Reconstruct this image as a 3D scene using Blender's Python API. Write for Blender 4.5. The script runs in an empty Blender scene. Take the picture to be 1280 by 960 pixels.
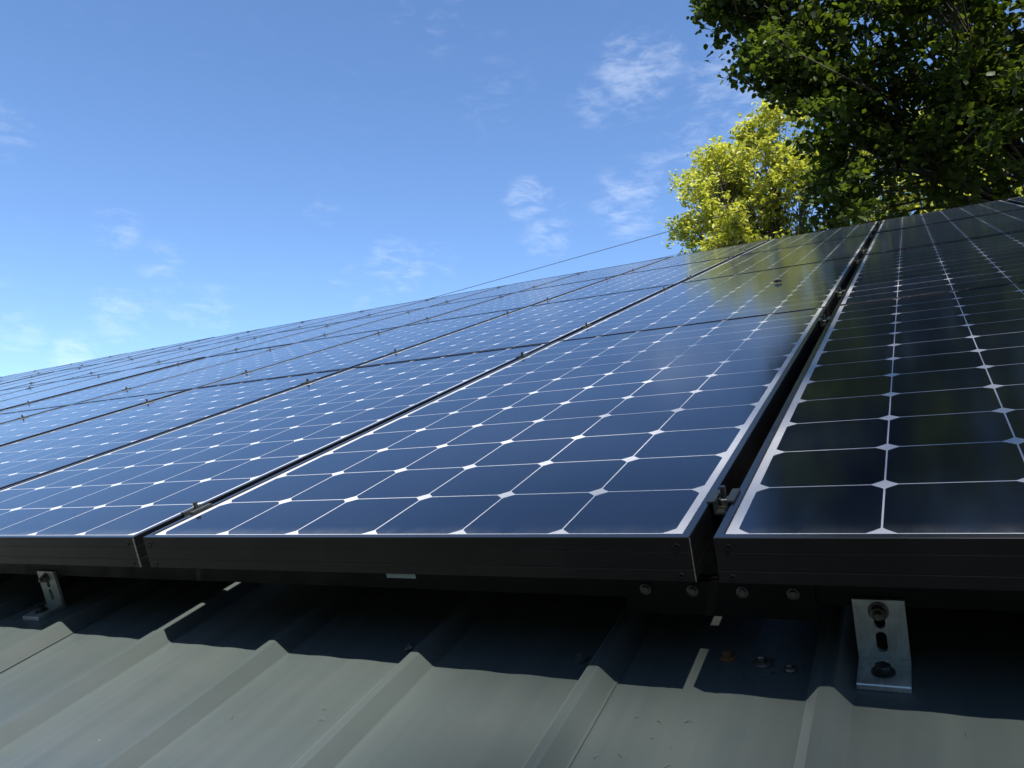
import bpy, bmesh, math, random
import numpy as np
from mathutils import Vector, Matrix, Euler

random.seed(7)
rng = np.random.default_rng(11)
SC = bpy.context.scene
COL = SC.collection

# ------------------------------------------------------------------ layout
# roof coordinates: u along the eave, v up the slope, w out of the roof (0 = glass)
PITCH = math.radians(23.103)
H0 = 3.6                                   # world height of (0,0,0)
CP, SP = math.cos(PITCH), math.sin(PITCH)
def sag(u):
    return -0.0007 * min(u, 0.0) ** 2
def W(u, v, w):
    return Vector((u, v * CP - w * SP, H0 + v * SP + w * CP))
SUN_P = Vector((0.295, -0.157, 1.0))
SUN = (W(*SUN_P) - W(0, 0, 0)).normalized()

# ------------------------------------------------------------------ camera
cam = bpy.data.cameras.new("camera")
cam.sensor_width = 36.0
cam.lens = 979.76 / 1280 * 36
cam.clip_start = 0.01
cam.clip_end = 3000
co = bpy.data.objects.new("camera", cam)
COL.objects.link(co)
CAM = W(0.99607, -0.71219, 0.30097)
co.location = CAM
co.rotation_euler = (math.radians(90 + 11.02), 0, math.radians(28.33))
SC.camera = co

# ------------------------------------------------------------------ sky, sun, exposure
def azel(az, el, dist=1.0):
    a, e = math.radians(az), math.radians(el)
    return Vector((math.sin(a) * math.cos(e), math.cos(a) * math.cos(e), math.sin(e))) * dist
world = bpy.data.worlds.new("World")
SC.world = world
world.use_nodes = True
nt = world.node_tree
nt.nodes.clear()
def N(t, kind, **kw):
    n = t.nodes.new(kind)
    for k, v in kw.items():
        setattr(n, k, v)
    return n
def math_node(t, op, a, b=None, c=None, clamp=False):
    n = t.nodes.new("ShaderNodeMath")
    n.operation = op
    n.use_clamp = clamp
    for i, x in enumerate((a, b, c)):
        if x is None:
            continue
        if isinstance(x, (int, float)):
            n.inputs[i].default_value = x
        else:
            t.links.new(x, n.inputs[i])
    return n.outputs[0]
sky = N(nt, "ShaderNodeTexSky")
sky.sky_type = 'NISHITA'
sky.sun_disc = False
sky.sun_elevation = math.asin(SUN.z)
sky.sun_rotation = math.atan2(SUN.x, SUN.y)
sky.altitude = 100
sky.air_density = 0.9
sky.dust_density = 0.15
sky.ozone_density = 2.2
hs = N(nt, "ShaderNodeHueSaturation")
hs.inputs["Hue"].default_value = 0.503
hs.inputs["Saturation"].default_value = 1.12
hs.inputs["Value"].default_value = 1.02
nt.links.new(sky.outputs[0], hs.inputs["Color"])
tc = N(nt, "ShaderNodeTexCoord")
DIR = tc.outputs["Generated"]
# thin broken cloud: soft patches of the sky, each torn by the same stretched noise
mp = N(nt, "ShaderNodeMapping")
mp.inputs["Rotation"].default_value = (0.2, 0.5, 0.3)
mp.inputs["Scale"].default_value = (12.0, 12.0, 34.0)
nt.links.new(DIR, mp.inputs["Vector"])
cn = N(nt, "ShaderNodeTexNoise")
cn.inputs["Scale"].default_value = 2.6
cn.inputs["Detail"].default_value = 9.0
cn.inputs["Roughness"].default_value = 0.62
cn.inputs["Distortion"].default_value = 0.35
nt.links.new(mp.outputs[0], cn.inputs["Vector"])
tot = None
CLOUDS = [(-18.7, 32.3, 3.0, 1.0), (-21.6, 30.6, 1.9, .8), (-16.6, 33.0, 2.2, .8), (-27.0, 24.3, 1.9, .95), (-25.2, 23.2, 1.4, .5),
          (-25.6, 21.7, 2.0, .85), (-19.3, 23.8, 2.9, .95), (-11.5, 31.2, 3.0, .85), (-10.0, 29.2, 2.8, .9), (-14.8, 27.2, 2.4, .7),
          (-16.8, 25.8, 1.9, .6), (-63.8, 24.2, 2.2, .55), (-56.4, 19.7, 1.6, .75), (-53.4, 18.0, 1.7, .6), (-55.7, 14.4, 2.2, .8),
          (-61.2, 12.5, 1.6, .95), (-58.2, 11.4, 1.6, 1.2), (-37.1, 19.3, 2.4, .8), (-34.0, 19.6, 1.8, .5), (-50.4, 15.0, 2.3, .7), (-42.9, 22.9, 1.4, .5),
          (-52.5, 15.6, 1.8, .6), (-40.5, 17.6, 2.0, .5), (-30.2, 30.8, 2.2, .3), (-35.0, 36.0, 3.0, .35), (-64, 15.5, 2.0, .4), (-29, 33.2, 2.5, .3)]
for az, el, rad, st in CLOUDS:
    d = azel(az, el)
    dp = N(nt, "ShaderNodeVectorMath", operation='DOT_PRODUCT')
    nt.links.new(DIR, dp.inputs[0])
    dp.inputs[1].default_value = d
    mr = N(nt, "ShaderNodeMapRange", interpolation_type='SMOOTHSTEP')
    mr.inputs["From Min"].default_value = math.cos(math.radians(rad * 1.25))
    mr.inputs["From Max"].default_value = 1.0
    mr.inputs["To Min"].default_value = 0.0
    mr.inputs["To Max"].default_value = st
    nt.links.new(dp.outputs["Value"], mr.inputs["Value"])
    tot = mr.outputs[0] if tot is None else math_node(nt, 'MAXIMUM', tot, mr.outputs[0])
# mask = smoothstep(noise + patch)
s1 = math_node(nt, 'MULTIPLY', tot, 0.22)
s2 = math_node(nt, 'ADD', cn.outputs["Fac"], s1)
mr = N(nt, "ShaderNodeMapRange", interpolation_type='SMOOTHSTEP')
mr.inputs["From Min"].default_value = 0.52
mr.inputs["From Max"].default_value = 0.95
mr.inputs["To Max"].default_value = 0.22
nt.links.new(s2, mr.inputs["Value"])
mask = math_node(nt, 'MULTIPLY', mr.outputs[0], math_node(nt, 'MULTIPLY_ADD', tot, 0.9, 0.1), clamp=True)
cmix = N(nt, "ShaderNodeMixRGB")
cmix.inputs[2].default_value = (5.5, 5.8, 6.3, 1)
nt.links.new(mask, cmix.inputs[0])
nt.links.new(hs.outputs[0], cmix.inputs[1])
bg = N(nt, "ShaderNodeBackground")
bg.inputs["Strength"].default_value = 0.10
nt.links.new(cmix.outputs[0], bg.inputs["Color"])
wo = N(nt, "ShaderNodeOutputWorld")
nt.links.new(bg.outputs[0], wo.inputs["Surface"])

sl = bpy.data.lights.new("sun", 'SUN')
sl.energy = 4.8
sl.angle = math.radians(0.5)
sl.color = (1.0, 0.955, 0.88)
so = bpy.data.objects.new("sun", sl)
COL.objects.link(so)
so.location = (6, -8, 20)
so.rotation_euler = (-SUN).to_track_quat('-Z', 'Y').to_euler()

SC.view_settings.view_transform = 'Standard'
SC.view_settings.look = 'None'
SC.view_settings.exposure = 1.28
SC.view_settings.gamma = 1.0
SC.view_settings.use_curve_mapping = False

# ------------------------------------------------------------------ helpers
def mark(o, label=None, cat=None, group=None, kind=None):
    if label: o["label"] = label
    if cat: o["category"] = cat
    if group: o["group"] = group
    if kind: o["kind"] = kind
    return o
def empty(name, loc, label, cat, group=None, rot=(0, 0, 0)):
    o = bpy.data.objects.new(name, None)
    COL.objects.link(o)
    o.empty_display_size = 0.05
    o.location = loc
    o.rotation_euler = rot
    return mark(o, label, cat, group)
def on_roof(name, u, v, w, label, cat, group=None):
    return empty(name, W(u, v, w), label, cat, group, (PITCH, 0, 0))
class MB:
    """collects polygons, links them as one mesh object"""
    def __init__(s):
        s.v = []; s.f = []; s.m = []
    def poly(s, pts, m=0):
        i = len(s.v)
        s.v += [tuple(p) for p in pts]
        s.f.append(list(range(i, i + len(pts)))); s.m.append(m)
    def box(s, a, b, m=0):
        i = len(s.v)
        s.v += [(x, y, z) for z in (a[2], b[2]) for y in (a[1], b[1]) for x in (a[0], b[0])]
        for f in ((0, 2, 3, 1), (4, 5, 7, 6), (0, 1, 5, 4), (2, 6, 7, 3), (0, 4, 6, 2), (1, 3, 7, 5)):
            s.f.append([i + k for k in f]); s.m.append(m)
    def rings(s, rings, m=0, cap=True, close=True):
        i = len(s.v); n = len(rings[0])
        for r in rings: s.v += [tuple(p) for p in r]
        for a in range(len(rings) - 1):
            for k in range(n if close else n - 1):
                k2 = (k + 1) % n
                s.f.append([i + a * n + k, i + a * n + k2, i + (a + 1) * n + k2, i + (a + 1) * n + k]); s.m.append(m)
        if cap:
            s.f.append([i + k for k in range(n)][::-1]); s.m.append(m)
            s.f.append([i + (len(rings) - 1) * n + k for k in range(n)]); s.m.append(m)
    def tube(s, pts, rad, n=8, m=0):
        pts = [Vector(p) for p in pts]
        if not hasattr(rad, '__len__'): rad = [rad] * len(pts)
        rr = []
        ref = Vector((0.31, 0.2, 0.93)).normalized()
        for k, p in enumerate(pts):
            t = (pts[min(k + 1, len(pts) - 1)] - pts[max(k - 1, 0)]).normalized()
            a = t.cross(ref)
            if a.length < 0.1: a = t.cross(Vector((1, 0, 0)))
            a.normalize(); b = t.cross(a)
            rr.append([p + (a * math.cos(q) + b * math.sin(q)) * rad[k] for q in [2 * math.pi * j / n for j in range(n)]])
        s.rings(rr, m)
    def lathe(s, prof, n=16, c=(0, 0, 0), m=0, axis='z', phase=0.0):
        rr = []
        for r, h in prof:
            ring = []
            for j in range(n):
                q = 2 * math.pi * j / n + phase
                x, y = r * math.cos(q), r * math.sin(q)
                if axis == 'z': p = (c[0] + x, c[1] + y, c[2] + h)
                elif axis == '-y': p = (c[0] + x, c[1] - h, c[2] + y)
                else: p = (c[0] + h, c[1] + x, c[2] + y)
                ring.append(p)
            rr.append(ring)
        s.rings(rr, m)
    def mesh(s, name, mats, smooth=False):
        me = bpy.data.meshes.new(name)
        me.from_pydata(s.v, [], s.f)
        for mt in mats: me.materials.append(mt)
        if len(mats) > 1: me.polygons.foreach_set("material_index", s.m)
        bm = bmesh.new(); bm.from_mesh(me)
        bmesh.ops.recalc_face_normals(bm, faces=bm.faces)
        bm.to_mesh(me); bm.free()
        if smooth:
            me.shade_smooth()
            me.set_sharp_from_angle(angle=math.radians(38))
        return me
    def build(s, name, mats, parent=None, smooth=False):
        if not isinstance(mats, (list, tuple)): mats = [mats]
        return link(name, s.mesh(name, mats, smooth), parent)
def link(name, me, parent=None):
    o = bpy.data.objects.new(name, me)
    COL.objects.link(o)
    if parent: o.parent = parent
    return o
def kids(o, idx):
    return idx.get(o.name, [])
def copy_tree(o, parent=None):
    c = o.copy(); COL.objects.link(c)
    if parent: c.parent = parent
    for ch in o.children: copy_tree(ch, c)
    return c
ORD = ["", "first", "second", "third", "fourth", "fifth", "sixth", "seventh", "eighth", "ninth", "tenth", "eleventh", "twelfth",
       "thirteenth", "fourteenth", "fifteenth", "sixteenth", "seventeenth", "eighteenth"]

# ------------------------------------------------------------------ materials
def mat(name):
    m = bpy.data.materials.new(name); m.use_nodes = True
    t = m.node_tree
    return m, t, t.nodes["Principled BSDF"]
def noise(t, vec, scale, detail=4, rough=.55):
    n = N(t, "ShaderNodeTexNoise")
    n.inputs["Scale"].default_value = scale; n.inputs["Detail"].default_value = detail; n.inputs["Roughness"].default_value = rough
    if vec is not None: t.links.new(vec, n.inputs["Vector"])
    return n.outputs["Fac"]
def mapping(t, vec, scale, rot=(0, 0, 0)):
    m = N(t, "ShaderNodeMapping")
    m.inputs["Scale"].default_value = scale; m.inputs["Rotation"].default_value = rot
    t.links.new(vec, m.inputs["Vector"])
    return m.outputs[0]
def ramp(t, fac, a, b, lo=0.0, hi=1.0, smooth=False):
    n = N(t, "ShaderNodeMapRange")
    if smooth: n.interpolation_type = 'SMOOTHSTEP'
    n.inputs["From Min"].default_value = a; n.inputs["From Max"].default_value = b
    n.inputs["To Min"].default_value = lo; n.inputs["To Max"].default_value = hi
    t.links.new(fac, n.inputs["Value"])
    return n.outputs[0]
def mixc(t, fac, a, b):
    n = N(t, "ShaderNodeMixRGB")
    if isinstance(fac, float): n.inputs[0].default_value = fac
    else: t.links.new(fac, n.inputs[0])
    for i, x in ((1, a), (2, b)):
        if isinstance(x, tuple): n.inputs[i].default_value = (*x, 1)
        else: t.links.new(x, n.inputs[i])
    return n.outputs[0]
def bump(t, h, strength, dist):
    b = N(t, "ShaderNodeBump")
    b.inputs["Strength"].default_value = strength; b.inputs["Distance"].default_value = dist
    t.links.new(h, b.inputs["Height"])
    return b.outputs[0]
def objco(t):
    return N(t, "ShaderNodeTexCoord").outputs["Object"]

CELL = 0.127
PW, PL = 0.799, 1.546            # panel outer size
U0 = -0.0185                      # first cell starts at u=0 -> panel origin is the first cell's corner
V0 = -0.0133
ROW = 1.548
COLP = 0.822

def make_laminate_mat():
    m, t, p = mat("solar_laminate")
    oc = objco(t)
    sx = N(t, "ShaderNodeSeparateXYZ"); t.links.new(oc, sx.inputs[0])
    def cellco(s):
        q = math_node(t, 'DIVIDE', s, CELL)
        fl = math_node(t, 'FLOOR', q)
        fr = math_node(t, 'SUBTRACT', q, fl)
        return fl, math_node(t, 'MULTIPLY', math_node(t, 'ABSOLUTE', math_node(t, 'SUBTRACT', fr, 0.5)), CELL), q
    ix, ax, qx = cellco(sx.outputs[0])
    iy, ay, qy = cellco(sx.outputs[1])
    half = CELL / 2 - 0.0009
    insq = math_node(t, 'LESS_THAN', math_node(t, 'MAXIMUM', ax, ay), half)
    r2 = math_node(t, 'ADD', math_node(t, 'MULTIPLY', ax, ax), math_node(t, 'MULTIPLY', ay, ay))
    incirc = math_node(t, 'LESS_THAN', r2, 0.0805 ** 2)
    inx = math_node(t, 'MULTIPLY', math_node(t, 'GREATER_THAN', qx, 0.0), math_node(t, 'LESS_THAN', qx, 6.0))
    iny = math_node(t, 'MULTIPLY', math_node(t, 'GREATER_THAN', qy, 0.0), math_node(t, 'LESS_THAN', qy, 12.0))
    cell = math_node(t, 'MULTIPLY', math_node(t, 'MULTIPLY', insq, incirc), math_node(t, 'MULTIPLY', inx, iny))
    # each cell its own slight tone
    cv = N(t, "ShaderNodeCombineXYZ")
    t.links.new(ix, cv.inputs[0]); t.links.new(iy, cv.inputs[1])
    oi = N(t, "ShaderNodeObjectInfo"); t.links.new(math_node(t, 'MULTIPLY', oi.outputs["Random"], 91.0), cv.inputs[2])
    wn = N(t, "ShaderNodeTexWhiteNoise"); wn.noise_dimensions = '3D'; t.links.new(cv.outputs[0], wn.inputs["Vector"])
    tone = mixc(t, wn.outputs["Value"], (0.0008, 0.0024, 0.0095), (0.0014, 0.0038, 0.0135))
    col = mixc(t, cell, (0.37, 0.37, 0.375), tone)
    # dust film and a few dried drops
    off = N(t, "ShaderNodeVectorMath", operation='ADD')
    t.links.new(oc, off.inputs[0])
    cb = N(t, "ShaderNodeCombineXYZ"); t.links.new(math_node(t, 'MULTIPLY', oi.outputs["Random"], 57.0), cb.inputs[2])
    t.links.new(cb.outputs[0], off.inputs[1])
    n1 = noise(t, off.outputs[0], 3.0, 6, .65)
    film = ramp(t, n1, .35, .8, .002, .022)
    sp = N(t, "ShaderNodeTexVoronoi"); sp.inputs["Scale"].default_value = 26.0
    t.links.new(off.outputs[0], sp.inputs["Vector"])
    rndsize = N(t, "ShaderNodeSeparateColor"); t.links.new(sp.outputs["Color"], rndsize.inputs[0])
    rad = ramp(t, rndsize.outputs[0], .86, 1.0, 0.0, 0.085)
    spot = ramp(t, math_node(t, 'SUBTRACT', rad, sp.outputs["Distance"]), 0.0, 0.03, 0.0, .35)
    big = N(t, "ShaderNodeTexVoronoi"); big.inputs["Scale"].default_value = 5.0
    wob = N(t, "ShaderNodeVectorMath", operation='ADD')
    nz = N(t, "ShaderNodeTexNoise"); nz.inputs["Scale"].default_value = 40.0; t.links.new(off.outputs[0], nz.inputs["Vector"])
    sc = N(t, "ShaderNodeVectorMath", operation='SCALE'); sc.inputs["Scale"].default_value = .03; t.links.new(nz.outputs["Color"], sc.inputs[0])
    t.links.new(mapping(t, off.outputs[0], (1.0, 0.6, 1.0), (0, 0, 0.5)), wob.inputs[0]); t.links.new(sc.outputs[0], wob.inputs[1])
    t.links.new(wob.outputs[0], big.inputs["Vector"])
    bs = N(t, "ShaderNodeSeparateColor"); t.links.new(big.outputs["Color"], bs.inputs[0])
    br = ramp(t, bs.outputs[1], .80, 1.0, 0.0, 0.07)
    smear = ramp(t, math_node(t, 'SUBTRACT', br, big.outputs["Distance"]), 0.0, 0.06, 0.0, .16)
    line = math_node(t, 'MULTIPLY', ramp(t, sx.outputs[1], -.006, .030, .20, 0.0, True), ramp(t, noise(t, mapping(t, off.outputs[0], (14.0, 6.0, 1.0)), 1.0, 5, .65), .35, .7))
    film = math_node(t, 'ADD', film, line)
    dust = math_node(t, 'ADD', film, math_node(t, 'MAXIMUM', spot, smear), clamp=True)
    col = mixc(t, dust, col, (0.25, 0.25, 0.23))
    t.links.new(col, p.inputs["Base Color"])
    p.inputs["IOR"].default_value = 1.62
    p.inputs["Sheen Weight"].default_value = .12
    p.inputs["Sheen Roughness"].default_value = .20
    t.links.new(ramp(t, n1, .3, .8, .10, .14), p.inputs["Roughness"])
    t.links.new(ramp(t, cell, 0, 1, .06, .5), p.inputs["Specular IOR Level"])
    # a faint ripple of the tempered glass
    h = noise(t, mapping(t, off.outputs[0], (5.0, 2.2, 1.0)), 1.0, 2, .4)
    t.links.new(bump(t, h, 0.16, 0.004), p.inputs["Normal"])
    return m
M_LAM = make_laminate_mat()

def simple(name, base, rough, metal=0.0, var=0.0, scale=40.0, spec=0.5, bumpd=0.0):
    m, t, p = mat(name)
    oc = objco(t)
    n = noise(t, oc, scale, 5, .6)
    lo = tuple(c * (1 - var) for c in base); hi = tuple(min(1, c * (1 + var)) for c in base)
    t.links.new(mixc(t, n, lo, hi), p.inputs["Base Color"])
    t.links.new(ramp(t, noise(t, oc, scale * .6, 4), .3, .7, rough * .8, min(1, rough * 1.2)), p.inputs["Roughness"])
    p.inputs["Metallic"].default_value = metal
    p.inputs["Specular IOR Level"].default_value = spec
    if bumpd: t.links.new(bump(t, n, .5, bumpd), p.inputs["Normal"])
    return m
def make_anodised():
    m, t, p = mat("black_anodised")
    oc = objco(t)
    n = noise(t, mapping(t, oc, (3.0, 60.0, 220.0)), 1.0, 3, .5)
    base = mixc(t, n, (0.0016, 0.0016, 0.0016), (0.0030, 0.0030, 0.0029))
    vo = N(t, "ShaderNodeTexVoronoi"); vo.inputs["Scale"].default_value = 34.0; t.links.new(oc, vo.inputs["Vector"])
    sc = N(t, "ShaderNodeSeparateColor"); t.links.new(vo.outputs["Color"], sc.inputs[0])
    rad = ramp(t, sc.outputs[0], .72, 1.0, 0.0, .07)
    sp = ramp(t, math_node(t, 'SUBTRACT', rad, vo.outputs["Distance"]), 0, .03, 0, .45)
    dn = ramp(t, noise(t, oc, 9.0, 6, .7), .45, .8, 0.0, .12)
    base = mixc(t, math_node(t, 'MAXIMUM', sp, dn), base, (0.035, 0.034, 0.031))
    t.links.new(base, p.inputs["Base Color"])
    p.inputs["Roughness"].default_value = 0.42
    p.inputs["Specular IOR Level"].default_value = .3
    return m
M_FRAME = make_anodised()
M_LIP = simple("black_anodised_lip", (0.010, 0.010, 0.011), .24, var=.2, spec=.9)
M_RAIL = simple("black_rail", (0.004, 0.0038, 0.0038), .5, var=.3, spec=.2)
M_BARE = simple("bare_aluminium", (0.22, 0.22, 0.21), .45, metal=.8, var=.9, scale=420)
M_BACK = simple("panel_underside", (0.55, 0.56, 0.57), .6, var=.05)
M_STEEL = simple("stainless_steel", (0.48, 0.46, 0.42), .30, metal=1.0, var=.25, scale=120)
M_DULL = simple("dull_zinc_steel", (0.16, 0.155, 0.13), .5, metal=.8, var=.45, scale=260)
M_BLACKBOLT = simple("dark_clamp_metal", (0.030, 0.030, 0.028), .40, metal=.3, var=.3, scale=120)
def make_mill():
    m, t, p = mat("mill_finish_aluminium")
    oc = objco(t)
    n = noise(t, oc, 38.0, 6, .65)
    n2 = noise(t, mapping(t, oc, (400.0, 30.0, 30.0)), 1.0, 2, .5)
    c = mixc(t, ramp(t, n, .35, .68), (0.36, 0.40, 0.37), (0.66, 0.70, 0.66))
    t.links.new(mixc(t, ramp(t, n2, .4, .7, 0, .25), c, (0.75, 0.77, 0.75)), p.inputs["Base Color"])
    p.inputs["Metallic"].default_value = .75
    t.links.new(ramp(t, n, .3, .7, .38, .55), p.inputs["Roughness"])
    return m
M_MILL = make_mill()
M_RUST = simple("rusty_steel", (0.15, 0.075, 0.03), .8, metal=.1, var=.5, scale=250)
M_PALE_STRIP = simple("pale_strip", (0.22, 0.25, 0.215), .6, var=.2, scale=60)
M_SEED = simple("dry_brown_leaf", (0.018, 0.014, 0.010), .9, var=.5, scale=120)

def make_roof_mat():
    m, t, p = mat("painted_roof_steel")
    oc = objco(t)                      # object x = u, y = v
    st = noise(t, mapping(t, oc, (9.0, 0.55, 1.0)), 1.0, 5, .6)
    st2 = noise(t, mapping(t, oc, (46.0, 1.2, 1.0)), 1.0, 3, .55)
    bl = noise(t, oc, 7.0, 6, .68)
    base = mixc(t, ramp(t, st, .3, .7), (0.019, 0.0275, 0.0255), (0.033, 0.042, 0.038))
    base = mixc(t, ramp(t, st2, .5, .85, 0, .18), base, (0.06, 0.066, 0.06))
    base = mixc(t, ramp(t, bl, .5, .85, 0, .30), base, (0.06, 0.06, 0.05))
    vo = N(t, "ShaderNodeTexVoronoi"); vo.inputs["Scale"].default_value = 38.0; t.links.new(oc, vo.inputs["Vector"])
    sc = N(t, "ShaderNodeSeparateColor"); t.links.new(vo.outputs["Color"], sc.inputs[0])
    rad = ramp(t, sc.outputs[0], .84, 1.0, 0.0, .075)
    sp = ramp(t, math_node(t, 'SUBTRACT', rad, vo.outputs["Distance"]), 0, .04, 0, .5)
    base = mixc(t, sp, base, (0.34, 0.32, 0.24))
    t.links.new(base, p.inputs["Base Color"])
    t.links.new(ramp(t, math_node(t, 'ADD', st2, bl), .7, 1.3, .38, .5), p.inputs["Roughness"])
    p.inputs["IOR"].default_value = 1.5
    p.inputs["Sheen Weight"].default_value = .14
    p.inputs["Coat Weight"].default_value = .5
    p.inputs["Coat Roughness"].default_value = .36
    p.inputs["Coat IOR"].default_value = 1.6
    p.inputs["Specular IOR Level"].default_value = .3
    p.inputs["Sheen Roughness"].default_value = .68
    p.inputs["Sheen Tint"].default_value = (.78, .87, .86, 1)
    h = math_node(t, 'ADD', noise(t, mapping(t, oc, (7.0, 0.9, 1.0)), 1.0, 1, .3), math_node(t, 'MULTIPLY', st2, 0.03))
    t.links.new(bump(t, h, 0.35, 0.010), p.inputs["Normal"])
    return m
M_ROOF = make_roof_mat()
M_WALL = simple("weathered_board", (0.16, 0.12, 0.085), .85, var=.35, scale=12)
M_TRIM = simple("dark_trim", (0.05, 0.06, 0.055), .6, var=.2)

def leaf_mat(name, a, b, trans):
    m, t, p = mat(name)
    at = N(t, "ShaderNodeAttribute"); at.attribute_name = "tint"
    col = mixc(t, at.outputs["Fac"], a, b)
    t.links.new(col, p.inputs["Base Color"])
    p.inputs["Roughness"].default_value = 0.42
    p.inputs["Specular IOR Level"].default_value = 0.35
    tr = N(t, "ShaderNodeBsdfTranslucent")
    tcx = N(t, "ShaderNodeMixRGB"); tcx.blend_type = 'MULTIPLY'; tcx.inputs[0].default_value = 1.0
    t.links.new(col, tcx.inputs[1]); tcx.inputs[2].default_value = (1.5, 1.6, .6, 1)
    t.links.new(tcx.outputs[0], tr.inputs["Color"])
    mx = N(t, "ShaderNodeMixShader"); mx.inputs[0].default_value = trans
    t.links.new(p.outputs[0], mx.inputs[1]); t.links.new(tr.outputs[0], mx.inputs[2])
    t.links.new(mx.outputs[0], t.nodes["Material Output"].inputs["Surface"])
    return m
M_LEAF_DARK = leaf_mat("dark_green_leaf", (0.019, 0.034, 0.007), (0.070, 0.088, 0.014), .56)
M_LEAF_YEL = leaf_mat("yellow_green_leaf", (0.255, 0.265, 0.045), (0.45, 0.435, 0.12), .42)
M_BARK = simple("bark", (0.045, 0.036, 0.026), .9, var=.45, scale=9, bumpd=.02)
M_WIRE = simple("wire_jacket", (0.03, 0.03, 0.032), .5, var=.1)
def make_ground():
    m, t, p = mat("grass_ground")
    oc = objco(t)
    c = mixc(t, noise(t, oc, .35, 8, .7), (0.035, 0.062, 0.016), (0.085, 0.105, 0.035))
    c = mixc(t, ramp(t, noise(t, oc, 6.0, 6, .7), .45, .8, 0, .6), c, (0.06, 0.09, 0.02))
    t.links.new(c, p.inputs["Base Color"]); p.inputs["Roughness"].default_value = .95
    t.links.new(bump(t, noise(t, oc, 25.0, 5), .6, .05), p.inputs["Normal"])
    return m
M_GROUND = make_ground()

# ------------------------------------------------------------------ ground
g = MB()
gs = 24
for i in range(gs):
    for j in range(gs):
        def gp(a, b):
            x = (a / gs - .5); y = (b / gs - .5)
            x = math.copysign(abs(x * 2) ** 2.2, x) * 900; y = math.copysign(abs(y * 2) ** 2.2, y) * 900
            return (x, y, 0)
        g.poly([gp(i, j), gp(i + 1, j), gp(i + 1, j + 1), gp(i, j + 1)])
go = g.build("ground", M_GROUND); go["kind"] = "structure"

# ------------------------------------------------------------------ the building under the panels
WR = -0.178                        # roof pan below the glass plane
EAVE_V, RIDGE_V = -0.95, 6.42
UL, UR = -15.0, 4.2
barn = empty("farm_building", W(0, EAVE_V, WR) * 1.0, "long farm building with a dark green ribbed steel roof carrying the panels", "building")
barn.location.z = 0
BINV = Matrix.Translation(-barn.location)
RIBP = 0.2397
RIBR = 0.9085                      # right foot of the rib beside the bracket
def rib_profile():
    """(u, w, seam) points of the sheet across the slope, seams every fourth rib"""
    prof = []
    k0 = -int((RIBR - UL) / RIBP)
    u = None
    for k in range(k0, int((UR - RIBR) / RIBP) + 1):
        r = RIBR + k * RIBP            # right foot
        seam = ((k + 1) % 4 == 0)
        prof.append((k, r, seam))
    return prof
RIBS = rib_profile()
roof = MB()
def roof_sheet(mb, pts, v0, v1, nseg=10):
    rows = []
    for s in range(nseg + 1):
        v = v0 + (v1 - v0) * s / nseg
        rows.append([BINV @ W(u, v, WR + w + sag(u)) for u, w in pts])
    i = len(mb.v); n = len(pts)
    for r in rows: mb.v += [tuple(p) for p in r]
    for a in range(nseg):
        for k in range(n - 1):
            mb.f.append([i + a * n + k, i + a * n + k + 1, i + (a + 1) * n + k + 1, i + (a + 1) * n + k]); mb.m.append(0)
def rib_pts(r, dz=0.0):
    return [(r - .0470, 0 + dz), (r - .0440, .0012 + dz), (r - .0310, .0183 + dz), (r - .0280, .0200 + dz), (r - .0200, .0205 + dz), (r - .0165, .0195 + dz), (r - .0025, .0012 + dz), (r, 0 + dz)]
def minor(c):
    return [(c - .026, 0), (c - .012, .0009), (c, .0012), (c + .012, .0009), (c + .026, 0)]
# sheets, each reaching from one seam rib to the next and lapping over it
seams = [i for i, (k, r, s) in enumerate(RIBS) if s]
bounds = [0] + seams + [len(RIBS) - 1]
for b in range(len(bounds) - 1):
    i0, i1 = bounds[b], bounds[b + 1]
    pts = []
    if b == 0: pts.append((UL, 0))
    for i in range(i0, i1 + 1):
        k, r, s = RIBS[i]
        if i == i0 and b > 0:
            pts += [(r - .0310, .0172), (r - .0165, .0189), (r - .0025, .0008), (r + .003, 0)]   # start: lies under the lap
        elif i == i1 and b < len(bounds) - 2:
            rp = rib_pts(r, 0.0)
            pts += rp[:2] + [(a, w + .0016) for a, w in rp[2:7]] + [(r + .0005, .0022)]       # end: laps over the next sheet
        else:
            pts += rib_pts(r)
        if i < i1:
            rn = RIBS[i + 1][1]
            pan0, pan1 = r, rn - .045
            for f in (.33, .68): pts += minor(pan0 + (pan1 - pan0) * f)
    if b == len(bounds) - 2: pts.append((UR, 0))
    roof_sheet(roof, pts, EAVE_V, RIDGE_V)
roof_o = roof.build("roof", M_ROOF, barn)
# the far slope of the roof, the ridge cap, walls and eave trim
RID = W(0, RIDGE_V, WR)
back = MB()
DEP = RID.y + (RID.y - W(0, EAVE_V, WR).y)
pts = [(UL, 0)]
for k, r, s in RIBS: pts += rib_pts(r)
pts.append((UR, 0))
rows = []
for yy, zz in ((RID.y, RID.z), (DEP, W(0, EAVE_V, WR).z)):
    rows.append([BINV @ Vector((u, yy + .002, zz + w + sag(u))) for u, w in pts])
back.rings(rows, cap=False, close=False)
back.build("roof", M_ROOF, barn)
cap = MB()
for a, b in ((-1, 0), (0, 1)):
    for s in range(20):
        ua, ub = UL + (UR - UL) * s / 20, UL + (UR - UL) * (s + 1) / 20
        def cp(u, q):
            z = RID.z + .045 + sag(u) - abs(q) * .17 * SP / CP
            return BINV @ Vector((u, RID.y + q * .17, z))
        cap.poly([cp(ua, a), cp(ub, a), cp(ub, b), cp(ua, b)])
cap.build("ridge_cap", M_TRIM, barn)
EY = W(0, EAVE_V, WR).y; EZ = W(0, EAVE_V, WR).z
wl = MB()
L = barn.location
def wb(a, b, m=0): wl.box([a[i] - L[i] for i in range(3)], [b[i] - L[i] for i in range(3)], m)
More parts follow.
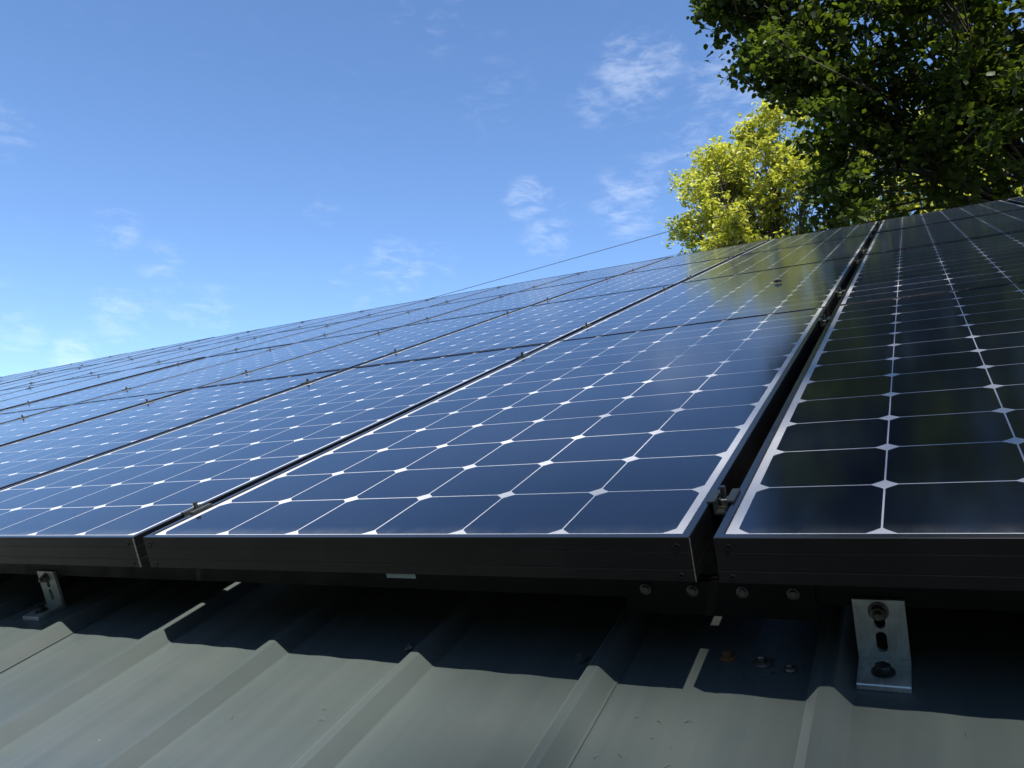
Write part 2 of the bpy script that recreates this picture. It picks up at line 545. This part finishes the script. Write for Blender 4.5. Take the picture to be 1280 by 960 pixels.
wb((UL + .25, EY + .35, 0), (UR - .25, EY + .47, EZ - .02))
wb((UL + .25, DEP - .47, 0), (UR - .25, DEP - .35, EZ - .02))
for xa in (UL + .25, UR - .37):
    wl.rings([[(x - L.x, y - L.y, z - L.z) for y, z in ((EY + .472, 0), (DEP - .472, 0), (DEP - .472, EZ - .03), (RID.y, RID.z - .12 - .5 * 0), (EY + .472, EZ - .03))] for x in (xa, xa + .12)])
wl.build("wall", M_WALL, barn)
fa = MB()
fa.box((UL - L.x, EY + .02 - L.y, EZ - .20 - L.z), (UR - L.x, EY + .05 - L.y, EZ - .016 - L.z))
fa.build("fascia", M_TRIM, barn)
# roofing screws that show: in the pans along two lines
def screw_mb(rr=.0055, hh=.006, wash=.0085):
    s = MB()
    s.lathe([(wash, -.001), (wash, .0016), (wash * .75, .003), (0.001, .003)], 16, m=0)
    s.lathe([(rr, .0025), (rr, hh), (rr * .8, hh + .0012), (.0005, hh + .0014)], 6, m=0)
    return s
sme = screw_mb().mesh("roof_screw", [M_ROOF], False)
def roof_screw(u, v, me=sme, name="roof_screw", rot=0.0, dz=0.0005, scale=1.0):
    o = link(name, me, barn)
    o.matrix_local = BINV @ Matrix.Translation(W(u, v, WR + dz + sag(u))) @ Euler((PITCH, 0, rot)).to_matrix().to_4x4() @ Matrix.Scale(scale, 4)
    return o
for k, r, s in RIBS:
    if k in (-1, -2): roof_screw(r - .058, .049 + .008 * (k + 1), rot=k)

# ------------------------------------------------------------------ rails
OFF = [(.088, 1.300), (.278, 1.287), (.252, 1.259), (.300, 1.262)]
RAILV = [ROW * r + o for r in range(4) for o in OFF[r]]
UEND = 2.50
def rail_body(v, ua, ub):
    mb = MB()
    n = max(2, int((ub - ua) / .4))
    rings = []
    for s in range(n + 1):
        u = ua + (ub - ua) * s / n
        g_ = sag(u)
        pr = [(0, -.115), (0, -.088), (.004, -.087), (.004, -.077), (0, -.076), (0, -.0475), (.012, -.0475), (.012, -.052), (.024, -.052), (.024, -.0475),
              (.036, -.0475), (.036, -.115)]
        rings.append([(u, a, b + g_) for a, b in pr])
    mb.rings(rings)
    return mb
FRONTV = .087
ULEFT = [-5.8, -8.3, -11.0, -13.2]            # how far the rows reach to the left
RAIL_LABEL = ["lower", "upper"]
ROWNAME = ["bottom", "second", "third", "top"]
for i, vc in enumerate(RAILV):
    r = i // 2
    c0 = -7 - 3 * r if r < 3 else -16
    ua = COLP * c0 + U0 - .05
    if i == 0:
        segs = [(ua, .7745, "long black mounting rail under the bottom row, left of the bolted splice bar"),
                (.7765, UEND, "black mounting rail under the bottom row, right of the bolted splice bar")]
    else:
        segs = [(ua, UEND, "black mounting rail seen through the wide gap, %s of two under the %s row" % (RAIL_LABEL[i % 2], ROWNAME[r]))]
    for a, b, lab in segs:
        v_front = FRONTV if i == 0 else vc - .018
        t_ = on_roof("mounting_rail", 0, v_front, 0, lab, "mounting rail", "rails under the solar panels")
        rail_body(0, a, b).build("rail_profile", M_RAIL, t_)
# splice bar with its four bolts
spl = on_roof("splice_bar", .770, FRONTV - .0046, -.1115, "black splice bar with four bolts joining two rails under the wide gap", "splice bar")
sb = MB()
sb.box((-.104, 0, -.0205), (.104, .0040, .0205))
sb.build("bar", M_RAIL, spl)
bolt = MB()
bolt.lathe([(.0066, 0), (.0066, .0012), (.0052, .0014)], 18, axis='-y', m=0)
bolt.lathe([(.0048, .0014), (.0048, .0038), (.0036, .0045), (.0032, .0040), (.0005, .0040)], 18, axis='-y', m=0)
bme = bolt.mesh("bolt", [M_DULL], True)
for du in (-.079, -.0245, .030, .0825):
    o = link("bolt", bme, spl); o.location = (du, -.0002, .0095)

# ------------------------------------------------------------------ L brackets
def plate_mesh(w, h, th, slots, nm):
    """plate in x-z, thickness along +y, stadium slots [(cx, cz, r, straight)]"""
    bm = bmesh.new()
    def loop(pts):
        vs = [bm.verts.new((x, 0, z)) for x, z in pts]
        return [bm.edges.new((vs[i], vs[(i + 1) % len(vs)])) for i in range(len(vs))]
    b = .0012
    ed = loop([(0, 0), (w, 0), (w, h), (0, h)])
    for cx, cz, r, st in slots:
        pts = [(cx + r * math.cos(q), cz + st / 2 + r * math.sin(q)) for q in np.linspace(0, math.pi, 9)]
        pts += [(cx + r * math.cos(q), cz - st / 2 + r * math.sin(q)) for q in np.linspace(math.pi, 2 * math.pi, 9)]
        ed += loop(pts)
    res = bmesh.ops.triangle_fill(bm, edges=ed, use_beauty=True)
    faces = [f for f in bm.faces]
    ex = bmesh.ops.extrude_face_region(bm, geom=faces)
    vs = [e for e in ex["geom"] if isinstance(e, bmesh.types.BMVert)]
    bmesh.ops.translate(bm, verts=vs, vec=(0, th, 0))
    bmesh.ops.recalc_face_normals(bm, faces=bm.faces)
    return bm
def l_foot(u0, label, slot_drop):
    t_ = on_roof("roof_bracket", u0, .035, WR + sag(u0) + .0008, label, "bracket", "L shaped brackets holding the front rail")
    w_ = .0482
    bm = plate_mesh(w_, .0715, .0050, [(.0235, .0255, .0052, .012), (.0235, .0540, .0052, .017)], "leg")
    bmesh.ops.translate(bm, verts=bm.verts, vec=(0, .0468, 0))
    # base flange in front of the leg, with a rolled outer edge
    base = MB()
    pr = [(0.0, 0.0), (0.0, .0050), (.0008, .0060), (.0020, .0064), (.0440, .0064), (.0466, .0072), (.0466, 0.0)]
    base.rings([[(x, a, b) for a, b in pr] for x in (0, w_)])
    me = bpy.data.meshes.new("plate"); bm.to_mesh(me); bm.free()
    bm2 = bmesh.new(); bm2.from_mesh(me); bm2.from_mesh(base.mesh("b", [M_MILL])); bm2.to_mesh(me); bm2.free()
    me.materials.append(M_MILL)
    link("plate", me, t_)
    # rail bolt with serrated nut
    b = MB()
    cz = .0595
    b.lathe([(.0098, 0), (.0098, .0012), (.0076, .0018)], 20, c=(.0235, .0466, cz), axis='-y')
    b.lathe([(.0078, .0015), (.0078, .0068), (.0066, .0078), (.0048, .0078)], 6, c=(.0235, .0466, cz), axis='-y', phase=.3)
    b.lathe([(.0042, .002), (.0042, .0125), (.0034, .0135), (.0004, .0135)], 14, c=(.0235, .0466, cz), axis='-y')
    b.build("rail_bolt", M_DULL, t_)
    lag = MB()
    lag.lathe([(.0112, 0), (.0112, .0016), (.0085, .0018)], 22, c=(.0235, .0225, .0062))
    lag.lathe([(.0082, .0016), (.0082, .0072), (.0070, .0086), (.0004, .0088)], 6, c=(.0235, .0225, .0062), phase=.5)
    lag.build("lag_screw", M_BLACKBOLT, t_)
    return t_
l_foot(.9088, "large bare aluminium L bracket on the dark roof, right of the bolted splice bar", 0)
l_foot(-.478, "small bare aluminium L bracket under the panels near the left edge", 0)

# ------------------------------------------------------------------ loose fixings on the roof in the panels' shade
wz = .0006
s1 = screw_mb(.0058, .009, .0100).mesh("roof_screw", [M_DULL])
roof_screw(.8135, .068, s1, dz=wz)["label"] = "bright steel screw with a wide washer"
s2 = screw_mb(.0055, .008, .0085).mesh("roof_screw", [M_RUST])
roof_screw(.7760, .073, s2, dz=wz)["label"] = "rusty orange screw"
s3 = screw_mb(.0045, .006, .007).mesh("roof_screw", [M_DULL])
roof_screw(.8430, .060, s3, dz=wz)

nd = MB()
def needle(u, v):
    a = rng.uniform(0, math.pi); l_ = rng.uniform(.003, .009); b = rng.normal() * .5
    p0 = Vector((u, v, WR + .0012)); d0 = Vector((math.cos(a), math.sin(a), 0)); d1 = Vector((math.cos(a + b), math.sin(a + b), 0))
    pl = [p0, p0 + d0 * l_ * .5 + Vector((0, 0, .0012)), p0 + d0 * l_ * .5 + d1 * l_ * .5]
    nd.tube([W(*q) for q in pl], [.0003, .0004, .0002], 4)
for k in range(34): needle(.815 + rng.normal() * .020, .058 + rng.normal() * .012)
for k in range(14): needle(.735 + rng.normal() * .012 + .02 * math.sin(k), -.045 - .10 * rng.uniform() ** 1.3)
for k in range(9): needle(rng.uniform(.2, 1.1), rng.uniform(-.22, -.01))
ndo = nd.build("dry_needles", simple("dry_needle", (0.075, 0.065, 0.035), .9, var=.4)); ndo["kind"] = "stuff"

# ------------------------------------------------------------------ solar panels
def frame_mesh():
    mb = MB()
    x0, x1, y0, y1 = U0, U0 + PW, V0, V0 + PL - .0015
    lip = .0092
    pr = [(0, -.0445), (0, -.0330), (.0003, -.0324), (.0003, -.0312), (0, -.0306), (0, -.0142), (.0002, -.0138), (.0002, -.0128), (0, -.0124),
          (0, .0010), (.0007, .0018), (lip - .0006, .0018), (lip, .0012), (lip, -.0009), (.0022, -.0009), (.0022, -.0425), (.022, -.0425), (.022, -.0445)]
    rings = []
    for (cx, cy, sx, sy) in ((x0, y0, 1, 1), (x1, y0, -1, 1), (x1, y1, -1, -1), (x0, y1, 1, -1)):
        rings.append([(cx + sx * d, cy + sy * d, w) for d, w in pr])
    rings.append(rings[0])
    mb.rings(rings, cap=False)
    # bare metal shows along the cut corners
    e = .0003
    for cx, sx in ((x1, -1),):
        mb.box((min(cx - sx * e, cx + sx * .0004), y0 - e, -.0443), (max(cx - sx * e, cx + sx * .0004), y0 + .0016, .0004), 1)
    return mb.mesh("frame", [M_FRAME, M_BARE, M_LIP])
FR = frame_mesh()
for p_ in FR.polygons:
    if p_.material_index == 0 and p_.normal.z > .95 and p_.center.z > 0: p_.material_index = 2
def lam_mesh():
    mb = MB()
    a, b = U0 + .003, U0 + PW - .003
    c, d = V0 + .003, V0 + PL - .0045
    mb.box((a, c, -.0045), (b, d, 0.0), 0)
    me = mb.mesh("glass", [M_LAM, M_BACK])
    for p in me.polygons:
        if p.normal.z < .5: p.material_index = 1
    return me
GL = lam_mesh()
fs = MB()
fs.lathe([(.0032, -.0010), (.0032, .0006), (.0026, .0010), (.0016, .0010), (.0014, .0003), (.0003, .0003)], 14, axis='-y')
FS = fs.mesh("screw", [M_RAIL])
def col_name(c):
    if c == 1: return "first column right of the wide black gap"
    if c == 2: return "second column right of the wide black gap"
    return "%s column left of the wide black gap" % ORD[1 - c]
first = None
CMIN = [-7, -10, -13, -16]
for r in range(4):
    for c in range(CMIN[r], 3):
        uc = COLP * c
        look = "black looking" if c >= 1 else "blue"
        if r == 0 and c == 0:
            lab = "large blue solar panel in the foreground, bottom row, just left of the wide black gap"
        elif r == 0 and c == 1:
            lab = "black looking solar panel in the foreground, bottom row, just right of the wide black gap"
        else:
            lab = "%s solar panel in the %s row, %s" % (look, ROWNAME[r], col_name(c))
        if first is None:
            t_ = on_roof("solar_panel", 0, 0, 0, lab, "solar panel", "solar panels on the roof")
            link("frame", FR, t_); link("glass", GL, t_)
            first = t_
        else:
            t_ = first.copy(); COL.objects.link(t_)
            t_["label"] = lab
            for nm, me in (("frame", FR), ("glass", GL)): link(nm, me, t_)
        sl_ = math.atan2(sag(uc + PW) - sag(uc), PW)
        amp = .0004 if r == 0 and c in (0, 1) else .0010
        t_.location = W(uc, ROW * r, sag(uc) + (0 if r == 0 and c >= -1 else rng.normal() * .0006))
        t_.rotation_euler = (PITCH + rng.normal() * amp * .6, -sl_ + rng.normal() * amp, 0)
        if r == 0 and c >= -2:
            for x in (U0 + .0135, U0 + PW - .0135):
                for z in (-.0075, -.0385):
                    o = link("screw", FS, t_); o.location = (x, V0 - .0002, z)
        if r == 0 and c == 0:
            tb = MB(); tb.box((.404, V0 + .001, -.0505), (.446, V0 + .0018, -.0400))  # thin pale strip hanging below the front of the frame
            tbo = tb.build("mark", M_PALE_STRIP, t_)

# ------------------------------------------------------------------ clamps between the panels
def clamp_proto():
    t_ = on_roof("panel_clamp", 0, 0, 0, "clamp", "clamp", "clamps between the solar panels")
    br = MB()
    hw = .0082
    # a U channel hanging in the gap with two wings over the frames
    pr = [(-hw - .0060, .0022), (-hw - .0060, .0040), (-hw + .0022, .0040), (-hw + .0022, -.0085), (hw - .0022, -.0085), (hw - .0022, .0044), (hw + .0060, .0044), (hw + .0060, .0022),
          (hw - .0001, .0022), (hw - .0001, -.0110), (-hw + .0001, -.0110), (-hw + .0001, .0022)]
    br.rings([[(x, y, z) for x, z in pr] for y in (-.019, .019)])
    br.build("clip", M_CLIP, t_)
    bo = MB()
    bo.lathe([(.0034, -.060), (.0034, .0135), (.0029, .0145), (.0003, .0145)], 12)
    bo.build("bolt", M_BLACKBOLT, t_)
    nu = MB()
    nu.lathe([(.0076, -.0084), (.0076, -.0068), (.0068, -.0066)], 18)
    nu.lathe([(.0066, -.0068), (.0066, .0004), (.0056, .0012), (.0041, .0012)], 6, phase=.2)
    nu.build("nut", M_DULL, t_)
    return t_
M_CLIP = simple("clamp_clip", (0.055, 0.060, 0.050), .45, metal=.5, var=.35, scale=120)
clamp = None
for i, vc in enumerate(RAILV):
    r = i // 2
    for c in range(CMIN[r] + 1, 2):
        ug = COLP * c + (U0 + PW + COLP + U0) / 2
        where = "in the wide gap" if c == 0 else ("in the gap right of the wide gap" if c == 1 else "in the %s gap left of the wide gap" % ORD[-c])
        lab = "clamp %s, %s rail of the %s row" % (where, RAIL_LABEL[i % 2], ROWNAME[r])
        if clamp is None:
            clamp = clamp_proto(); o = clamp
        else:
            o = copy_tree(clamp)
        o["label"] = lab
        o.location = W(ug, vc + (.008 if i == 0 else 0), sag(ug))
        o.rotation_euler = (PITCH, 0, 0)
        o.scale = (1, 1, 1)

# ------------------------------------------------------------------ a dry scrap lying on the glass
sd = on_roof("dry_leaf", .536, 2.385, .002, "small curled dark leaf lying on the blue panel, second row", "leaf")
lf = MB()
rr = []
for k in range(11):
    q = k / 10
    ww = math.sin(math.pi * (q * .96 + .02)) ** .6
    rr.append([(-.014 + .028 * q + .002 * math.sin(a * 3), ww * .0075 * math.cos(a) * (1 + .25 * math.sin(a * 2 + k)), .0045 + .003 * math.sin(q * 3) + ww * .0055 * math.sin(a) * (1 + .2 * math.cos(3 * a + k * 1.3)))
               for a in [2 * math.pi * z / 10 for z in range(10)]])
lf.rings(rr)
lf.build("blade", M_SEED, sd, True)

# ------------------------------------------------------------------ trees
def in_poly_az(az, el, line):
    """line: (az, el) pairs falling in el; returns the az of the left limit at this el"""
    return np.interp(el, [p[1] for p in line][::-1], [p[0] for p in line][::-1])
def to_azel(P):
    d = P - np.array(CAM)
    return np.degrees(np.arctan2(d[:, 0], d[:, 1])), np.degrees(np.arctan2(d[:, 2], np.hypot(d[:, 0], d[:, 1])))
def leaves_mesh(name, pos, size, droop, m, jit=.35, round_=True, up=0.6):
    n = len(pos)
    nrm = rng.normal(size=(n, 3)); nrm[:, 2] = np.abs(nrm[:, 2]) * 1.0 + up
    nrm /= np.linalg.norm(nrm, axis=1)[:, None]
    d = rng.normal(size=(n, 3)); d[:, 2] -= droop
    d -= nrm * (d * nrm).sum(1)[:, None]; d /= np.linalg.norm(d, axis=1)[:, None]
    s = np.cross(nrm, d)
    L_ = size * (1 + rng.uniform(-jit, jit, n))
    shape = [(0, 0), (.38, .22), (.36, .62), (0, 1.0), (-.36, .62), (-.38, .22)] if round_ else [(0, 0), (.22, .30), (.20, .62), (0, 1.0), (-.20, .62), (-.22, .30)]
    V = np.empty((n, 6, 3), np.float32)
    for k, (a, b) in enumerate(shape):
        fold = -abs(a) * .35 + (-.18 if b == 1.0 else 0)
        V[:, k] = pos + (s * a + d * (b - .4) + nrm * fold) * L_[:, None]
    me = bpy.data.meshes.new(name)
    me.vertices.add(n * 6); me.vertices.foreach_set("co", V.ravel())
    idx = (np.arange(n)[:, None] * 6 + np.array([0, 1, 2, 3, 0, 3, 4, 5])[None]).astype(np.int32)
    me.loops.add(n * 8); me.loops.foreach_set("vertex_index", idx.ravel())
    me.polygons.add(n * 2)
    me.polygons.foreach_set("loop_start", np.arange(n * 2, dtype=np.int32) * 4)
    me.materials.append(m)
    at = me.attributes.new("tint", 'FLOAT', 'FACE')
    at.data.foreach_set("value", np.repeat(np.clip(rng.beta(2, 2.6, n), 0, 1), 2).astype(np.float32))
    me.update(); me.validate()
    return me
def tree(name, base, hubs, clumps, cr, per, size, lm, label, trunk_r, top, droop=.4, round_=True, flat=.65):
    t_ = empty(name, base, label, "tree")
    B = np.array(base)
    tr = MB()
    pts = [Vector((0, 0, -.2)), Vector((.05, .02, top * .35)), Vector((-.08, .05, top * .7)), Vector((0, 0, top))]
    tr.tube(pts, [trunk_r * 1.3, trunk_r, trunk_r * .85, trunk_r * .7], 12)
    tr.build("trunk", M_BARK, t_, True)
    lb = MB()
    hubs = np.array(hubs)
    near = np.argmin(((clumps[:, None] - hubs[None]) ** 2).sum(2), axis=1)
    for h, hub in enumerate(hubs):
        hb = Vector(hub - B)
        st = Vector((0, 0, top * rng.uniform(.72, 1.0)))
        mid = st.lerp(hb, .5) + Vector((rng.normal() * .25, rng.normal() * .25, .35))
        lb.tube([st, st.lerp(mid, .55) + Vector((0, 0, .12)), mid, mid.lerp(hb, .5) + Vector((0, 0, .1)), hb], [trunk_r * .45, trunk_r * .36, trunk_r * .28, trunk_r * .2, trunk_r * .13], 7)
        for j in np.nonzero(near == h)[0]:
            e = Vector(clumps[j] - B)
            a0 = mid.lerp(hb, rng.uniform(.2, 1.0))
            kn = a0.lerp(e, .5) + Vector((rng.normal() * .12, rng.normal() * .12, rng.uniform(.0, .25)))
            r0 = trunk_r * .085
            lb.tube([a0, a0.lerp(kn, .6), kn, e], [r0, r0 * .75, r0 * .55, r0 * .22], 5)
    lb.build("limbs", M_BARK, t_, True)
    # leaves hang in sprays round each twig end
    P = []
    for c in clumps:
        n = max(3, int(per * rng.uniform(.55, 1.45)))
        k = rng.integers(3, 6)
        sub = rng.normal(size=(k, 3)) * np.array([cr, cr, cr * flat]) * .75
        pick = rng.integers(0, k, n)
        P.append(c + sub[pick] + rng.normal(size=(n, 3)) * np.array([cr, cr, cr * flat]) * .36)
    P = np.concatenate(P) - B
    link("crown", leaves_mesh("crown", P, size, droop, lm, round_=round_), t_)
    return t_
camv = np.array(CAM)
BIG = [(-14.0, 60), (-14.1, 48.7), (-14.4, 41.7), (-13.4, 36.6), (-13.2, 35.0), (-10.6, 33.9), (-10.9, 32.3), (-10.0, 30.8), (-8.4, 29.8), (-6.6, 28.8), (-5.2, 27.6), (-5.7, 25.7), (-6.5, 23.7), (-6.7, 20.0), (-6.5, 10)]
def sample_ell(c, rad, n, shell=.0):
    q = rng.normal(size=(n, 3)); q /= np.linalg.norm(q, axis=1)[:, None]
    rr_ = (shell + (1 - shell) * rng.uniform(0, 1, n)) ** (1 / 2.4)
    return np.array(c) + q * rr_[:, None] * np.array(rad)
# the large dark tree whose limbs reach over the roof from the right
bc = camv + np.array(azel(11, 0, 12.6)) + np.array([0, 0, 8.8])
def sprays(c, rad, n, k, sp):
    """branch ends inside an ellipsoid, each carrying k twigs spread flat around it"""
    hub_ = sample_ell(c, rad, n, .15)
    q = rng.normal(size=(n, k, 3)) * np.array([sp, sp, sp * .42])
    return (hub_[:, None] + q).reshape(-1, 3)
pts = np.concatenate([sprays(bc, (6.4, 4.4, 5.0), 60, 6, .50), sprays(camv + np.array(azel(20, 0, 10.0)) + np.array([0, 0, 11.2]), (4.6, 3.2, 2.8), 34, 6, .5),
                      sprays(camv + np.array(azel(8, 0, 10.0)) + np.array([0, 0, 6.8]), (3.0, .9, 2.4), 22, 6, .42),
                      sprays(camv + np.array(azel(-1, 0, 11.2)) + np.array([0, 0, 7.2]), (3.2, 2.2, 3.4), 26, 6, .42),
                      sprays(camv + np.array(azel(-8, 0, 10.0)) + np.array([0, 0, 7.8]), (2.0, 1.6, 2.4), 15, 6, .38),
                      sprays(camv + np.array(azel(-1.5, 0, 10.8)) + np.array([0, 0, 5.0]), (1.5, 1.0, 1.0), 10, 6, .36),
                      sprays(camv + np.array(azel(9, 0, 10.8)) + np.array([0, 0, 5.0]), (2.8, 1.0, 1.1), 14, 6, .4)] +
                     [sprays(camv + azel(q[0], 0, 10.2) + np.array([0, 0, 10.2 * math.tan(math.radians(q[1]))]), (.25, .5, .2), 2, 7, .22)
                      for q in ((-12.3, 36.0), (-12.5, 35.0), (-11.4, 35.6), (-10.2, 34.6), (-9.9, 33.2), (-9.2, 32.2), (-8.8, 31.2), (-7.6, 30.4), (-6.2, 29.6), (-5.0, 28.2), (-4.6, 26.6), (-5.0, 24.6), (-5.2, 22.6), (-12.6, 37.6), (-12.9, 39.4), (-12.8, 41.5))])
a, e = to_azel(pts)
lim = in_poly_az(a, e, BIG)
keep = (a > lim + .55 + rng.uniform(0, 1.0, len(a))) & (e > 19.0)
# a few light holes
for (ha, he, hr) in ((-1.5, 31.6, 1.5), (-2.8, 24.4, 1.6), (.5, 22.3, 1.6), (-.5, 26.3, 1.3)):
    keep &= ~((np.hypot((a - ha) * .9, e - he) < hr) & (rng.uniform(size=len(a)) < .88))
pts = pts[keep]
base = camv + np.array(azel(17, 0, 13.6)); base[2] = 0
hubs = [camv + np.array(azel(q, 0, d)) + np.array([0, 0, z]) for q, d, z in ((-8, 10.6, 6.8), (-3, 11.2, 5.4), (0, 11.0, 8.2), (4, 11.6, 6.0), (8, 10.0, 8.5), (10, 12.5, 10.8), (16, 9.5, 10.2), (22, 11.5, 8.0), (26, 13.0, 9.5), (5, 14.5, 8.5), (-9, 9.6, 9.0))]
tree("broadleaf_tree", base, hubs, pts, .24, 84, .084, M_LEAF_DARK, "large dark green leafy tree reaching over the roof at the upper right", .32, 6.6, .5, True, .6)

# the sunlit yellow-green tree farther back
YEL = [(-12.6, 30), (-12.7, 28.6), (-13.1, 28.3), (-13.9, 27.2), (-13.8, 26.0), (-14.9, 25.1), (-16.1, 24.5), (-15.9, 23.0), (-16.2, 21.8), (-16.1, 20.6), (-14.0, 19.8), (-13.2, 18.5), (-10, 10)]
D = 19.0
yc = camv + np.array(azel(-9.6, 0, D)) + np.array([0, 0, 8.15])
lobes = []
for (la, le, lr, n_) in ((-15.2, 23.4, .75, 46), (-14.9, 21.6, .8, 40), (-15.6, 20.4, .45, 12), (-13.5, 26.0, .55, 26), (-12.6, 26.8, .55, 28), (-12.9, 25.3, .85, 50), (-11.0, 25.8, .85, 50), (-9.9, 26.6, .6, 34),
                         (-11.9, 23.3, .95, 56), (-9.2, 24.8, .95, 60), (-12.6, 21.0, .8, 44), (-9.6, 21.8, .95, 60), (-7.5, 23.2, .9, 46), (-7.3, 27.9, .75, 44), (-6.2, 26.0, .9, 46), (-5.0, 28.0, .7, 30), (-6.5, 20.8, .9, 40), (-4.0, 24.0, 1.0, 40), (-14.0, 19.6, .6, 22), (-11.6, 19.6, .8, 34), (-9.2, 19.4, .8, 36)):
    lobes.append(sample_ell(camv + azel(la, 0, D + rng.uniform(-.9, .9)) + np.array([0, 0, D * math.tan(math.radians(le))]), (lr * .85, lr * .85, lr * .62), int(n_ * .55), .1))
pts = np.concatenate(lobes)
a, e = to_azel(pts)
lim = in_poly_az(a, e, YEL)
keep = (a > lim + .25 + rng.uniform(0, .3, len(a))) & (e > 17) & (e < 29.2)
pts = pts[keep]
base = camv + np.array(azel(-8.8, 0, D)); base[2] = 0
hubs = [camv + np.array(azel(q, 0, D)) + np.array([0, 0, z]) for q, z in ((-14.2, 7.4), (-12.2, 8.6), (-10.3, 8.0), (-8.6, 9.2), (-6.5, 8.6), (-11.0, 6.6), (-4.0, 9.0))]
tree("maple_tree", base, hubs, pts, .22, 60, .12, M_LEAF_YEL, "sunlit yellow green tree standing behind the roof, left of the dark tree", .17, 6.2, .3, False, .8)
# a second pale crown glimpsed through the dark tree
yc2 = camv + np.array(azel(1.6, 0, 22)) + np.array([0, 0, 8.6])
pts = sample_ell(yc2, (2.4, 2.0, 2.6), 240)
base = camv + np.array(azel(1.6, 0, 22)); base[2] = 0
hubs = [yc2 + np.array(q) for q in ((-1.2, 0, 0), (1.2, .3, .2), (0, -.4, 1.2), (.2, .5, -1.0))]
tree("maple_tree", base, hubs, pts, .32, 80, .125, M_LEAF_YEL, "yellow green tree mostly hidden, glimpsed through gaps in the dark tree", .16, 6.0, .3, False, .8)

# unseen tree belt behind the viewer, added to cut sky light under the panels
P = []
for k in range(420):
    a_ = rng.uniform(105, 262); d_ = rng.uniform(9.5, 14.0)
    x_, y_ = CAM.x + d_ * math.sin(math.radians(a_)), CAM.y + d_ * math.cos(math.radians(a_))
    top_ = 7.6 + 1.6 * math.sin(a_ * .09) + 1.0 * math.sin(a_ * .23)
    P.append(np.array([x_, y_, rng.uniform(.3, top_)]) + rng.normal(size=(60, 3)) * .55)
# added, unseen tall tree: leaves laid along the sun's rays dim the right roof
q = 0
P2 = []
while q < 1400:
    pu, pv = rng.uniform(-.35, 5.2), rng.uniform(-2.4, 7.4)
    edge = .62 + .16 * math.sin(pv * 1.3 + .6) + .55 * min(1.0, max(0.0, (-pv + .05) / .35))
    if rng.uniform() > min(1.0, max(0.0, (pu - edge + .75) / 1.5)) ** 1.2: continue
    c_ = np.array(W(pu, pv, WR) + SUN * rng.uniform(25.0, 31.0))
    P2.append(c_ + rng.normal(size=(5, 3)) * .30)
    q += 1
cn_ = link("added_shade_canopy", leaves_mesh("added_shade_canopy", np.concatenate(P2), .21, .4, M_LEAF_DARK)); cn_["kind"] = "stuff"
tcen = np.array(W(2.9, 2.5, WR) + SUN * 28.0)
tk = MB()
tk.tube([Vector((tcen[0], tcen[1], -.2)), Vector((tcen[0] + .2, tcen[1], tcen[2] * .5)), Vector((tcen[0], tcen[1], tcen[2] + 2.0))], [.45, .32, .06], 10)
for k in range(14):
    z_ = tcen[2] * rng.uniform(.78, 1.0)
    e_ = Vector(tcen + rng.normal(size=3) * np.array([1.2, 1.8, 1.2]))
    tk.tube([Vector((tcen[0], tcen[1], z_)), Vector((tcen[0], tcen[1], z_)).lerp(e_, .5) + Vector((0, 0, .2)), e_], [.07, .05, .015], 6)
for k in range(16):
    a_ = 105 + 157 * (k + .5) / 16 + rng.normal() * 2
    x_, y_ = CAM.x + 11.8 * math.sin(math.radians(a_)), CAM.y + 11.8 * math.cos(math.radians(a_))
    tk.tube([Vector((x_, y_, -.2)), Vector((x_ + .1, y_, 3)), Vector((x_, y_ + .1, 7))], [.2, .15, .05], 8)
tro = tk.build("added_trunks", M_BARK, None, True); tro["kind"] = "stuff"  # trunks for the added, unseen shade trees
P = np.concatenate(P)
wd = link("added_tree_line", leaves_mesh("added_tree_line", P, .42, .4, M_LEAF_DARK)); wd["kind"] = "stuff"

# ------------------------------------------------------------------ overhead wires beyond the ridge
def wire(p0, p1, ex0, ex1, sg, rad, label):
    A, B = camv + np.array(azel(*p0)), camv + np.array(azel(*p1))
    P0, P1 = A + (A - B) * ex0, B + (B - A) * ex1
    mb = MB(); c = (P0 + P1) / 2
    pts = []
    for k in range(41):
        q = k / 40
        p = P0 + (P1 - P0) * q - c; p[2] -= sg * 4 * q * (1 - q)
        pts.append(Vector(p))
    mb.tube(pts, rad, 6)
    o = mb.build("overhead_wire", M_WIRE, None, True); o.location = c
    mark(o, label, "wire", "overhead wires")
wire((-35.5, 16.95, 16.5), (-16.1, 21.75, 14.0), 1.1, .75, .03, .0052, "thin dark overhead wire rising from the ridge to the yellow tree")
wire((-21.0, 19.2, 19.0), (-14.0, 20.2, 17.5), 1.0, 1.3, .0, .0035, "finer overhead wire low above the ridge, beneath the other")
